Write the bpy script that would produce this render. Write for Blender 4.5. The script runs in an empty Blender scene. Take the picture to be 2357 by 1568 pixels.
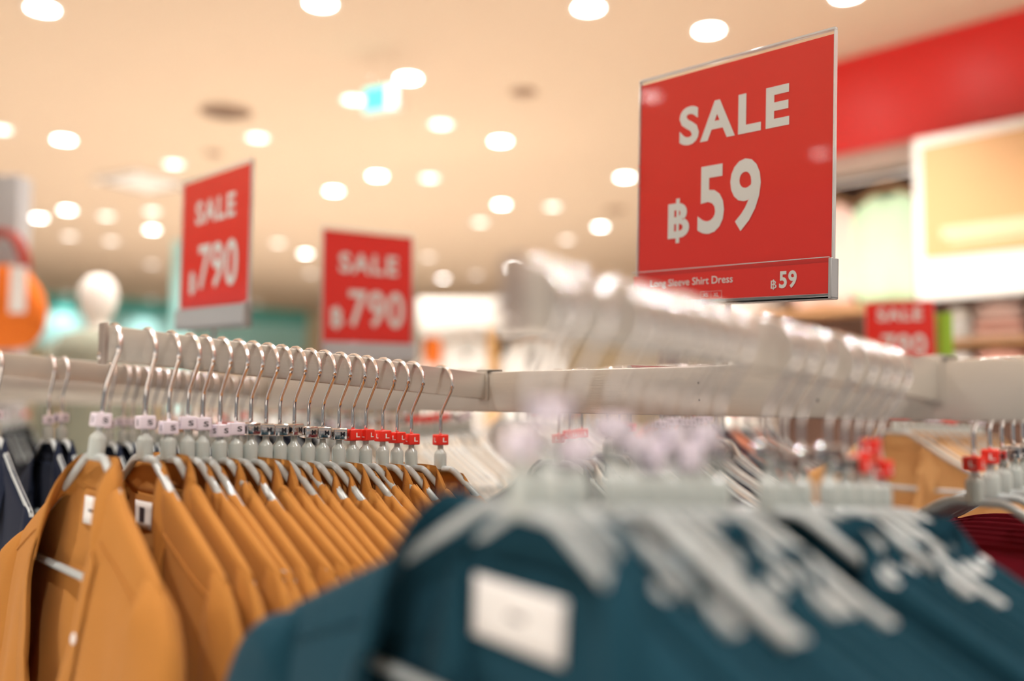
import bpy, bmesh, math, random
from mathutils import Vector, Matrix

# ------------------------------------------------------------------ camera, world, exposure
scene = bpy.context.scene
COL = scene.collection
PI = math.pi
FPX = 2150.0                     # focal length in pixels of the 2357 px wide frame
EYE = 1.30
PITCH = math.atan(126 / FPX)
YAW = math.radians(47.5)
cam_data = bpy.data.cameras.new('camera')
cam_data.sensor_width = 36.0
cam_data.lens = 36.0 * FPX / 2357.0
cam_data.clip_start = 0.02
cam_data.clip_end = 200
cam_data.dof.use_dof = True
cam_data.dof.focus_distance = 1.10
cam_data.dof.aperture_fstop = 1.38
cam_data.dof.aperture_blades = 0
cam = bpy.data.objects.new('camera', cam_data)
COL.objects.link(cam)
cam.location = (0, 0, EYE)
cam.rotation_euler = (PI / 2 + PITCH, 0, YAW)
scene.camera = cam

world = bpy.data.worlds.new('world')
scene.world = world
world.use_nodes = True
world.node_tree.nodes['Background'].inputs[0].default_value = (1.0, 0.98, 0.96, 1)
world.node_tree.nodes['Background'].inputs[1].default_value = 0.20

scene.view_settings.view_transform = 'Standard'
scene.view_settings.look = 'None'
scene.view_settings.exposure = 0.30
scene.view_settings.gamma = 1.0
scene.view_settings.use_curve_mapping = False
scene.cycles.use_denoising = True
scene.cycles.max_bounces = 6
scene.cycles.diffuse_bounces = 4
scene.cycles.glossy_bounces = 3
scene.cycles.transmission_bounces = 4
scene.cycles.transparent_max_bounces = 8
scene.cycles.caustics_reflective = False
scene.cycles.caustics_refractive = False
scene.cycles.sample_clamp_indirect = 10.0
LAMP = 112.0                     # power of one downlight's beam in watts

# ------------------------------------------------------------------ viewing rays -> points on known planes
_f = Vector((-math.sin(YAW) * math.cos(PITCH), math.cos(YAW) * math.cos(PITCH), math.sin(PITCH)))
_r = Vector((math.cos(YAW), math.sin(YAW), 0))
_u = Vector((math.sin(YAW) * math.sin(PITCH), -math.cos(YAW) * math.sin(PITCH), math.cos(PITCH)))


def ray(px, py):
    return _f + _r * ((px - 1178.5) / FPX) + _u * ((784 - py) / FPX)


def on_x(px, py, X):
    d = ray(px, py)
    return Vector((0, 0, EYE)) + d * (X / d.x)


def on_y(px, py, Y):
    d = ray(px, py)
    return Vector((0, 0, EYE)) + d * (Y / d.y)


def on_z(px, py, Z):
    d = ray(px, py)
    return Vector((0, 0, EYE)) + d * ((Z - EYE) / d.z)


def at(px, py, k):
    return Vector((0, 0, EYE)) + ray(px, py) * k


# ------------------------------------------------------------------ materials
def mat(name, col, rough=0.5, metal=0.0, bump=0.0, bscale=200.0, coat=0.0, sheen=0.0,
        trans=0.0, emit=None, estr=0.0, var=0.0, vscale=8.0, stretch=None, spec=0.5, bdist=0.002):
    m = bpy.data.materials.new(name)
    m.use_nodes = True
    nt = m.node_tree
    b = nt.nodes['Principled BSDF']
    b.inputs['Base Color'].default_value = (*col, 1)
    b.inputs['Roughness'].default_value = rough
    b.inputs['Metallic'].default_value = metal
    b.inputs['Coat Weight'].default_value = coat
    b.inputs['Coat Roughness'].default_value = 0.06
    b.inputs['Sheen Weight'].default_value = sheen
    b.inputs['Transmission Weight'].default_value = trans
    b.inputs['Specular IOR Level'].default_value = spec
    if emit:
        b.inputs['Emission Color'].default_value = (*emit, 1)
        b.inputs['Emission Strength'].default_value = estr
    if bump or var:
        tc = nt.nodes.new('ShaderNodeTexCoord')
        mp = nt.nodes.new('ShaderNodeMapping')
        nt.links.new(tc.outputs['Object'], mp.inputs['Vector'])
        if stretch:
            mp.inputs['Scale'].default_value = stretch
    if bump:
        n = nt.nodes.new('ShaderNodeTexNoise')
        n.inputs['Scale'].default_value = bscale
        n.inputs['Detail'].default_value = 3
        nt.links.new(mp.outputs[0], n.inputs['Vector'])
        bp = nt.nodes.new('ShaderNodeBump')
        bp.inputs['Strength'].default_value = bump
        bp.inputs['Distance'].default_value = bdist
        nt.links.new(n.outputs['Fac'], bp.inputs['Height'])
        nt.links.new(bp.outputs[0], b.inputs['Normal'])
    if var:
        n2 = nt.nodes.new('ShaderNodeTexNoise')
        n2.inputs['Scale'].default_value = vscale
        n2.inputs['Detail'].default_value = 4
        nt.links.new(mp.outputs[0], n2.inputs['Vector'])
        hs = nt.nodes.new('ShaderNodeHueSaturation')
        hs.inputs['Color'].default_value = (*col, 1)
        mr = nt.nodes.new('ShaderNodeMapRange')
        mr.inputs['To Min'].default_value = 1 - var
        mr.inputs['To Max'].default_value = 1 + var
        nt.links.new(n2.outputs['Fac'], mr.inputs['Value'])
        nt.links.new(mr.outputs[0], hs.inputs['Value'])
        nt.links.new(hs.outputs[0], b.inputs['Base Color'])
    return m


def fabric(name, col, var=0.06):
    return mat(name, col, rough=0.85, bump=0.25, bscale=900, sheen=0.03, var=var, vscale=14, spec=0.12)


def clear_mat(name, tint=(1, 1, 1), rough=0.03, ior=1.45, fac=None):
    m = bpy.data.materials.new(name)
    m.use_nodes = True
    nt = m.node_tree
    nt.nodes.clear()
    out = nt.nodes.new('ShaderNodeOutputMaterial')
    mix = nt.nodes.new('ShaderNodeMixShader')
    tr = nt.nodes.new('ShaderNodeBsdfTransparent')
    tr.inputs[0].default_value = (*tint, 1)
    gl = nt.nodes.new('ShaderNodeBsdfGlossy')
    gl.inputs['Roughness'].default_value = rough
    if fac is None:
        fr = nt.nodes.new('ShaderNodeFresnel')
        fr.inputs[0].default_value = ior
        geo = nt.nodes.new('ShaderNodeNewGeometry')
        inv = nt.nodes.new('ShaderNodeMath')
        inv.operation = 'SUBTRACT'
        inv.inputs[0].default_value = 1.0
        nt.links.new(geo.outputs['Backfacing'], inv.inputs[1])
        mul = nt.nodes.new('ShaderNodeMath')
        mul.operation = 'MULTIPLY'
        nt.links.new(fr.outputs[0], mul.inputs[0])
        nt.links.new(inv.outputs[0], mul.inputs[1])
        nt.links.new(mul.outputs[0], mix.inputs[0])
    else:
        mix.inputs[0].default_value = fac
    nt.links.new(tr.outputs[0], mix.inputs[1])
    nt.links.new(gl.outputs[0], mix.inputs[2])
    nt.links.new(mix.outputs[0], out.inputs[0])
    return m


M = {}
M['nickel'] = mat('brushed_nickel', (0.73, 0.68, 0.61), rough=0.36, metal=0.5, bump=0.10, bscale=60,
                  stretch=(1, 1, 14), var=0.05, vscale=30)
M['nickel_end'] = mat('nickel_end', (0.46, 0.39, 0.345), rough=0.45, metal=0.7)
M['chrome'] = mat('chrome', (0.86, 0.83, 0.82), rough=0.07, metal=1.0)
M['grip'] = mat('hammered_chrome', (0.97, 0.95, 0.96), rough=0.13, metal=1.0, bump=1.0, bscale=380, bdist=0.0005)
M['plastic'] = mat('grey_plastic', (0.55, 0.60, 0.575), rough=0.16, trans=0.0, coat=0.3)
M['frame'] = mat('grey_coated_wire', (0.50, 0.545, 0.55), rough=0.28, coat=0.3)
M['lilac'] = mat('lilac_plastic', (0.90, 0.82, 0.93), rough=0.35)
M['chromecap'] = mat('chrome_cap', (0.80, 0.77, 0.76), rough=0.12, metal=1.0)
M['redcap'] = mat('red_plastic', (0.90, 0.035, 0.02), rough=0.3)
M['ink'] = mat('black_ink', (0.02, 0.02, 0.03), rough=0.5)
M['white_ink'] = mat('white_ink', (0.95, 0.94, 0.92), rough=0.4)
M['sign_red'] = mat('sign_red', (0.95, 0.030, 0.018), rough=0.45, var=0.03, vscale=5)
M['acrylic'] = clear_mat('clear_acrylic', (0.97, 0.98, 0.98))
M['acrylic_edge'] = mat('acrylic_edge', (0.80, 0.82, 0.82), rough=0.08, metal=0.2, coat=1.0)
M['tray'] = mat('grey_tray', (0.50, 0.52, 0.54), rough=0.25, metal=0.1)
M['label'] = mat('white_label', (0.90, 0.88, 0.86), rough=0.7)
M['label_ink'] = mat('label_dark_print', (0.03, 0.02, 0.03), rough=0.7)
M['tan'] = fabric('tan_fabric', (0.50, 0.215, 0.048))
M['teal'] = fabric('teal_fabric', (0.011, 0.056, 0.086))
M['navy'] = fabric('navy_fabric', (0.012, 0.018, 0.040))
M['black'] = fabric('black_fabric', (0.010, 0.011, 0.016))
M['cream'] = fabric('cream_fabric', (0.82, 0.75, 0.66))
M['maroon'] = fabric('maroon_fabric', (0.20, 0.008, 0.018))
M['pink'] = fabric('pink_fabric', (0.80, 0.44, 0.36))
M['mint'] = fabric('mint_fabric', (0.60, 0.80, 0.55))
M['rose'] = fabric('rose_fabric', (0.86, 0.62, 0.54))
M['orange'] = fabric('orange_fabric', (0.82, 0.20, 0.03))
M['coral'] = fabric('coral_fabric', (0.80, 0.30, 0.18))
M['camel'] = fabric('camel_fabric', (0.66, 0.38, 0.16))
M['white'] = fabric('white_fabric', (0.84, 0.82, 0.79))
M['sage'] = fabric('sage_fabric', (0.30, 0.31, 0.24))
M['wood'] = mat('light_wood', (0.50, 0.27, 0.12), rough=0.5, var=0.15, vscale=10, stretch=(1, 8, 8))
M['ceiling'] = mat('ceiling_paint', (0.575, 0.425, 0.30), rough=0.9, var=0.02, vscale=0.5)
M['floor'] = mat('floor_tile', (0.86, 0.84, 0.80), rough=0.35, var=0.05, vscale=2)
M['wall'] = mat('cream_wall', (0.80, 0.66, 0.46), rough=0.9)
M['wall_white'] = mat('white_wall', (0.86, 0.82, 0.76), rough=0.8)
M['red_wall'] = mat('red_gloss_panel', (0.78, 0.010, 0.012), rough=0.36, spec=0.8)
M['brown'] = mat('recess_shade_brown', (0.16, 0.085, 0.06), rough=0.6)  # dark brown that carries the shelf recess's shade in its colour
M['cornice'] = mat('greige_cornice', (0.55, 0.45, 0.38), rough=0.6)
M['lampring'] = mat('lamp_ring', (0.86, 0.82, 0.76), rough=0.4)
M['lamp'] = mat('lamp_lens', (1, 1, 1), emit=(1.0, 0.97, 0.93), estr=18.0)
M['lamp_far'] = mat('lamp_lens_turned_away', (1, 1, 1), emit=(1.0, 0.93, 0.86), estr=3.0)


# ------------------------------------------------------------------ mesh helpers
def link(name, bm, m, parent=None, smooth=True, loc=None):
    me = bpy.data.meshes.new(name)
    bm.normal_update()
    bm.to_mesh(me)
    bm.free()
    if smooth:
        for p in me.polygons:
            p.use_smooth = True
        if smooth != 'full':
            try:
                me.set_sharp_from_angle(angle=math.radians(38))
            except Exception:
                pass
    if isinstance(m, (list, tuple)):
        for k in m:
            me.materials.append(k)
    else:
        me.materials.append(m)
    o = bpy.data.objects.new(name, me)
    COL.objects.link(o)
    if parent:
        o.parent = parent
    if loc is not None:
        o.location = loc
    return o


def box(bm, x0, x1, y0, y1, z0, z1, bev=0.0, seg=2, rot=None):
    r = bmesh.ops.create_cube(bm, size=1.0)
    vs = r['verts']
    for v in vs:
        v.co = Vector(((x0 + x1) / 2 + v.co.x * (x1 - x0), (y0 + y1) / 2 + v.co.y * (y1 - y0),
                       (z0 + z1) / 2 + v.co.z * (z1 - z0)))
    if bev:
        es = list({e for v in vs for e in v.link_edges})
        r2 = bmesh.ops.bevel(bm, geom=es, offset=bev, segments=seg, affect='EDGES', profile=0.5)
    return bm


def nb():
    return bmesh.new()


def catmull(keys, n):
    """keys: list of tuples; sample n+1 points through them."""
    out = []
    K = len(keys)
    for i in range(n + 1):
        t = i / n * (K - 1)
        k = min(int(t), K - 2)
        f = t - k
        p0 = keys[max(k - 1, 0)]
        p1 = keys[k]
        p2 = keys[k + 1]
        p3 = keys[min(k + 2, K - 1)]
        out.append(tuple(0.5 * ((2 * b) + (-a + c) * f + (2 * a - 5 * b + 4 * c - d) * f * f
                                + (-a + 3 * b - 3 * c + d) * f ** 3)
                         for a, b, c, d in zip(p0, p1, p2, p3)))
    return out


def tube(bm, pts, rad, seg=8, closed=False, cap=True):
    pts = [Vector(p) for p in pts]
    n = len(pts)
    rads = rad if isinstance(rad, (list, tuple)) else [rad] * n
    rings = []
    nrm = None
    for i, p in enumerate(pts):
        a = pts[(i - 1) % n] if (closed or i > 0) else pts[i]
        b = pts[(i + 1) % n] if (closed or i < n - 1) else pts[i]
        t = (b - a).normalized()
        if nrm is None:
            nrm = t.orthogonal().normalized()
        else:
            nrm = (nrm - t * nrm.dot(t)).normalized()
        bi = t.cross(nrm)
        rings.append([bm.verts.new(p + (nrm * math.cos(2 * PI * k / seg) + bi * math.sin(2 * PI * k / seg)) * rads[i])
                      for k in range(seg)])
    m = n if closed else n - 1
    for i in range(m):
        A = rings[i]
        B = rings[(i + 1) % n]
        for k in range(seg):
            bm.faces.new((A[k], A[(k + 1) % seg], B[(k + 1) % seg], B[k]))
    if cap and not closed:
        bm.faces.new(rings[0][::-1])
        bm.faces.new(rings[-1])
    return bm


def lathe(bm, prof, seg=20, sx=1.0, sy=1.0, cx=0, cy=0):
    rings = []
    for r, z in prof:
        if r < 1e-6:
            rings.append([bm.verts.new((cx, cy, z))])
        else:
            rings.append([bm.verts.new((cx + r * sx * math.cos(2 * PI * k / seg), cy + r * sy * math.sin(2 * PI * k / seg), z))
                          for k in range(seg)])
    for A, B in zip(rings, rings[1:]):
        for k in range(seg):
            k2 = (k + 1) % seg
            if len(A) == 1 and len(B) == 1:
                continue
            if len(A) == 1:
                bm.faces.new((A[0], B[k2], B[k]))
            elif len(B) == 1:
                bm.faces.new((A[k], A[k2], B[0]))
            else:
                bm.faces.new((A[k], A[k2], B[k2], B[k]))
    return bm


def grid(bm, fn, nu, nv):
    """fn(i/nu, j/nv) -> xyz"""
    V = [[bm.verts.new(fn(i / nu, j / nv)) for j in range(nv + 1)] for i in range(nu + 1)]
    for i in range(nu):
        for j in range(nv):
            bm.faces.new((V[i][j], V[i + 1][j], V[i + 1][j + 1], V[i][j + 1]))
    return V


def thicken(bm, t):
    """give an open sheet a back side and rims"""
    bmesh.ops.recalc_face_normals(bm, faces=bm.faces[:])
    bm.normal_update()
    vs = bm.verts[:]
    fs = bm.faces[:]
    rim = [(e.verts[0], e.verts[1], e.link_faces[0]) for e in bm.edges if len(e.link_faces) == 1]
    new = {v: bm.verts.new(v.co - v.normal * t) for v in vs}
    for f in fs:
        bm.faces.new([new[v] for v in reversed(f.verts)])
    for a, b, f in rim:
        for l in f.loops:
            if l.vert is a and l.link_loop_next.vert is b:
                bm.faces.new((b, a, new[a], new[b]))
                break
            if l.vert is b and l.link_loop_next.vert is a:
                bm.faces.new((a, b, new[b], new[a]))
                break


_tc = {}


def text_mesh(s, bold=0.0):
    key = (s, bold)
    gap = 1.16 if s == 'SALE' else (1.08 if s.isdigit() else 1.0)
    if key not in _tc:
        c = bpy.data.curves.new('lettering', 'FONT')
        c.body = s
        c.offset = bold
        c.space_character = gap
        c.resolution_u = 4
        o = bpy.data.objects.new('lettering', c)
        COL.objects.link(o)
        dg = bpy.context.evaluated_depsgraph_get()
        me = o.evaluated_get(dg).to_mesh()
        vs = [v.co.copy() for v in me.vertices]
        fs = [tuple(p.vertices) for p in me.polygons]
        o.evaluated_get(dg).to_mesh_clear()
        bpy.data.objects.remove(o)
        bpy.data.curves.remove(c)
        _tc[key] = (vs, fs)
    return _tc[key]


def put_text(bm, s, x0, x1, z0, z1, y, bold=0.0, thick=0.0006, M4=None):
    """letters filling the box x0..x1, z0..z1 in the plane y, facing -Y"""
    vs, fs = text_mesh(s, bold)
    ax, bx = min(v.x for v in vs), max(v.x for v in vs)
    ay, by = min(v.y for v in vs), max(v.y for v in vs)
    for yy, flip in ((y - thick, False),):
        nv = []
        for v in vs:
            p = Vector((x0 + (v.x - ax) / (bx - ax) * (x1 - x0), yy, z0 + (v.y - ay) / (by - ay) * (z1 - z0)))
            if M4:
                p = M4 @ p
            nv.append(bm.verts.new(p))
        for f in fs:
            try:
                bm.faces.new([nv[k] for k in f])
            except ValueError:
                pass
    return bm


def put_rect(bm, x0, x1, z0, z1, y, M4=None):
    pts = [Vector((x0, y, z0)), Vector((x1, y, z0)), Vector((x1, y, z1)), Vector((x0, y, z1))]
    if M4:
        pts = [M4 @ p for p in pts]
    bm.faces.new([bm.verts.new(p) for p in pts])


def empty(name, label, cat, loc=(0, 0, 0), rz=0.0, group=None):
    o = bpy.data.objects.new(name, None)
    o.empty_display_size = 0.05
    COL.objects.link(o)
    o.location = loc
    o.rotation_euler = (0, 0, rz)
    o['label'] = label
    o['category'] = cat
    if group:
        o['group'] = group
    return o


def tag(o, label, cat, group=None, kind=None):
    if label:
        o['label'] = label
    if cat:
        o['category'] = cat
    if group:
        o['group'] = group
    if kind:
        o['kind'] = kind
    return o


def struct(o):
    o['kind'] = 'structure'
    return o


def dup(root, loc, rot=(0, 0, 0), label=None, group=None, scale=None):
    r = root.copy()
    COL.objects.link(r)
    r.location = loc
    r.rotation_euler = rot
    if label:
        r['label'] = label
    if group:
        r['group'] = group
    if scale:
        r.scale = scale

    def rec(src, dst):
        for ch in list(src.children):
            if ch.name in made:
                continue
            c = ch.copy()
            COL.objects.link(c)
            made.add(c.name)
            c.parent = dst
            rec(ch, c)
    made = set()
    rec(root, r)
    return r


ORD = ['first', 'second', 'third', 'fourth', 'fifth', 'sixth', 'seventh', 'eighth', 'ninth', 'tenth', 'eleventh',
       'twelfth', 'thirteenth', 'fourteenth', 'fifteenth', 'sixteenth', 'seventeenth', 'eighteenth', 'nineteenth',
       'twentieth', 'twenty-first', 'twenty-second', 'twenty-third', 'twenty-fourth', 'twenty-fifth']

# ------------------------------------------------------------------ the setting
CEIL = 3.30


def slab(name, x0, x1, y0, y1, z0, z1, m, parent=None, bev=0.0):
    bm = box(nb(), x0, x1, y0, y1, z0, z1, bev)
    return link(name, bm, m, parent, smooth=False)


struct(slab('floor', -20, 7, -6, 14, -0.1, 0, M['floor']))
struct(slab('ceiling', -20, 7, -6, 14, CEIL, CEIL + 0.1, M['ceiling']))
struct(slab('wall_back', -20, -3.3, 14, 14.2, 0, CEIL, M['wall']))
struct(slab('wall_left', -20.2, -20, -6, 14.2, 0, CEIL, M['wall']))
struct(slab('wall_right', -3.4, 7, 5.45, 5.6, 0, CEIL, M['wall_white']))
struct(slab('wall_return', -3.42, -3.30, 4.9, 14, 0, CEIL, M['wall_white']))


# ------------------------------------------------------------------ rack with sloping arms
ARM_Y0, ARM_Y1 = 0.318, 0.80
ARM_XS = {'B': -0.3525, 'A': -0.9505, 'C': -1.5565, 'D': -2.158, 'E': -2.76}
SLOPE = 0.0796
BACK0, BACK1 = 0.84, 1.33


def arm_top(Y, back=False):
    if back:
        return 1.326 + 0.05 * (Y - BACK0)
    return 1.3295 + SLOPE * (ARM_Y1 - Y)


def arm_mesh(sgn, slope, L, tw=0.013, th=0.035):
    """tube from y=0 (at the bar) to y=-L*sgn, its top at z=0 by the bar and rising outwards"""
    bm = box(nb(), -tw / 2, tw / 2, 0, L, -th, 0, 0.0015, 2)
    for v in bm.verts:
        v.co.z += slope * v.co.y
        if sgn < 0:
            v.co.y = -v.co.y
    if sgn < 0:
        bmesh.ops.reverse_faces(bm, faces=bm.faces[:])
    return bm


def make_rack(name_label, x0, x1, ybar, ztop, xs_front, xs_back, posts, sf=SLOPE, sb=0.05, Lf=0.494, Lb=0.49, cat='rack'):
    root = empty('garment_rack', name_label, cat, ((x0 + x1) / 2, ybar + 0.01, 0))
    ox, oy = (x0 + x1) / 2, ybar + 0.01
    bm = box(nb(), x0 - ox, x1 - ox, -0.01, 0.01, ztop - 0.053, ztop, 0.002, 2)
    cb = link('cross_bar', bm, M['nickel'], root)
    # tiny drilled holes
    bm = nb()
    for hx in (-0.60, -0.462):
        for hz in (-0.018, -0.036):
            lathe_pts = [bm.verts.new((hx - ox + 0.0012 * math.cos(a), -0.0105, ztop + hz + 0.0012 * math.sin(a)))
                         for a in [2 * PI * k / 10 for k in range(10)]]
            bm.faces.new(lathe_pts)
    if ybar < 1:
        link('screw_hole', bm, M['ink'], cb, smooth=False)
    else:
        bm.free()
    for sgn, xs, sl, L in ((-1, xs_front, sf, Lf), (1, xs_back, sb, Lb)):
        for X in xs:
            yb = -0.010 if sgn < 0 else 0.010
            a = link('arm', arm_mesh(sgn, sl, L), M['nickel'], root, loc=(X - ox, yb, ztop - 0.0015))
            # end plate
            zt = sl * L
            bm = box(nb(), -0.0085, 0.0085, 0, 0.004, zt - 0.039, zt + 0.003, 0.001, 2)
            for v in bm.verts:
                v.co.y = sgn * (L + v.co.y)
            link('end_cap', bm, M['nickel_end'], a)
            bm = lathe(nb(), [(0, 0), (0.0035, 0.0002), (0.0038, 0.0016), (0.002, 0.003), (0, 0.0032)], 12)
            for v in bm.verts:
                v.co = Vector((v.co.x, sgn * (L + 0.004 + v.co.z), zt - 0.03 + v.co.y))
            link('screw', bm, M['chrome'], a)
            # clamp round the bar
            bm = nb()
            box(bm, -0.010, 0.010, yb - (0.004 if sgn < 0 else 0), yb + (0 if sgn < 0 else 0.004), -0.038, 0.004, 0.0012, 2)
            box(bm, -0.013, 0.013, -0.013, 0.013, 0.0, 0.0035, 0.001, 1)
            link('bracket', bm, M['nickel'], root, loc=(X - ox, 0, ztop))
    for px_ in posts:
        bm = box(nb(), -0.02, 0.02, -0.0085, 0.0085, 0.03, ztop - 0.054, 0.002, 1)
        link('post', bm, M['nickel'], root, loc=(px_ - ox, 0, 0))
        bm = box(nb(), -0.025, 0.025, -0.32, 0.32, 0.0, 0.03, 0.004, 2)
        link('foot', bm, M['nickel'], root, loc=(px_ - ox, 0, 0))
    return root


make_rack('long brushed metal rack with sloping arms holding the tan and teal garments', -3.75, 0.12, 0.82, 1.331,
          [ARM_XS[k] for k in 'BACDE'], [ARM_XS[k] for k in 'BACDE'] + [-3.35], [-3.72, 0.09])

# ------------------------------------------------------------------ hangers
R_HOOK = 0.024
Z_ARC = 0.106
HANG_DZ = 0.1266     # hook seat above the hanger's origin


def letter_box(bm, s, w, d, z0, z1, bold, face_y=True):
    for k in range(4):
        M4 = Matrix.Rotation(k * PI / 2, 4, 'Z')
        half = (d if k % 2 == 0 else w) / 2
        lw = 0.0026
        cx = 0.0022
        put_text(bm, s, cx - lw, cx + lw, z0, z1, -half, bold, 0.00025, M4)


def hook_path():
    p = [(0, 0, 0.022), (0, 0, 0.05), (0, 0, 0.062), (0.001, 0, 0.068)]
    q = [(0.0035, 0, 0.0735), (0.020, 0, 0.0965), (0.0232, 0, 0.1015)]
    arc = [(R_HOOK * math.cos(a), 0, Z_ARC + R_HOOK * math.sin(a)) for a in [PI * k / 18 for k in range(0, 20)]]
    return p + q, arc


def make_hanger(size, label, loc=(0, 0, -5)):
    root = empty('clothes_hanger', label, 'hanger', loc)
    lo, arc = hook_path()
    link('hook', tube(nb(), lo + arc[:2], 0.0021, 10), M['chrome'], root, smooth='full')
    link('hook_sleeve', tube(nb(), [lo[-1]] + arc, [0.0023 + (0.0003 if k % 2 else 0.0) for k in range(21)], 10), M['grip'], root, smooth='full')
    bm = lathe(nb(), [(0, -0.003), (0.006, -0.003), (0.0078, -0.001), (0.0080, 0.004), (0.0080, 0.017), (0.0072, 0.0195),
                      (0.0045, 0.0225), (0.0036, 0.025), (0.0036, 0.034), (0, 0.034)], 20)
    link('neck', bm, M['plastic'], root)
    z0, z1 = 0.0285, 0.042
    w, d = 0.0155, 0.0165
    capm = {'S': 'lilac', 'M': 'chromecap', 'L': 'redcap'}[size]
    bm = box(nb(), -w / 2, w / 2, -d / 2, d / 2, z0, z1, 0.0014, 3)
    mk = link('size_marker', bm, M[capm], root)
    mk['label'] = {'S': 'lilac size marker printed S', 'M': 'chrome size marker printed M', 'L': 'red size marker printed L'}[size]
    bm = nb()
    letter_box(bm, size, w, d, z0 + 0.0040, z1 - 0.0040, 0.02)
    link('size_letter', bm, M['white_ink' if size == 'L' else 'ink'], mk, smooth=False)
    pts = []
    half = [(0.0, 0, -0.001), (0.018, 0, -0.001), (0.024, 0, -0.0015), (0.030, 0, -0.004), (0.036, 0, -0.0075), (0.06, 0, -0.0225), (0.10, 0, -0.0477),
            (0.15, 0, -0.0737), (0.186, 0, -0.0925), (0.194, 0, -0.099), (0.194, 0, -0.108), (0.186, 0, -0.113), (0.17, 0, -0.114), (0, 0, -0.114)]
    loop = [p for p in half[:-1]] + [(-p[0], p[1], p[2]) for p in half[1:-1]][::-1]
    bm = tube(nb(), loop, 0.0041, 8, closed=True)
    link('shoulder_frame', bm, M['frame'], root, smooth='full')
    return root


HANG = {s: make_hanger(s, 'x') for s in 'SML'}
used_h = {s: False for s in 'SML'}


def hang(size, X, Y, ztop, rz, label, group, lean=0.0, slide=None, roll=0.0):
    src = HANG[size]
    loc = (X - HANG_DZ * math.sin(roll), Y - HANG_DZ * math.sin(lean), ztop - HANG_DZ * math.cos(lean) * math.cos(roll))
    rot = (-lean, roll, rz)
    if not used_h[size]:
        used_h[size] = True
        src.location = loc
        src.rotation_euler = rot
        src['label'] = label
        src['group'] = group
        return src
    r = dup(src, loc, rot, label, group)
    for c in r.children:
        if c.name.startswith('size_marker'):
            c.location.z = slide if slide is not None else rnd.choice((-0.004, -0.001, 0, 0, 0.0005, 0.001, 0.002))
            c.rotation_euler.z = rnd.uniform(-0.35, 0.35)
    return r


# ------------------------------------------------------------------ garments
def zs(x):
    x = abs(x)
    if x < 0.026:
        z = -0.001
    elif x < 0.10:
        z = -0.001 - 0.63 * (x - 0.026)
    else:
        z = -0.0477 - 0.52 * (x - 0.10)
    return z + 0.0058


def over(s):
    q = min(1.0, s / 0.006)
    return 0.0052 * math.sqrt(max(0.0, 1 - (1 - q) ** 2))


def lerp(a, b, t):
    return a + (b - a) * t


def interp(keys, s):
    if s <= keys[0][0]:
        return keys[0][1]
    for (a, va), (b, vb) in zip(keys, keys[1:]):
        if s <= b:
            t = (s - a) / (b - a)
            t = t * t * (3 - 2 * t)
            return lerp(va, vb, t)
    return keys[-1][1]


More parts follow.
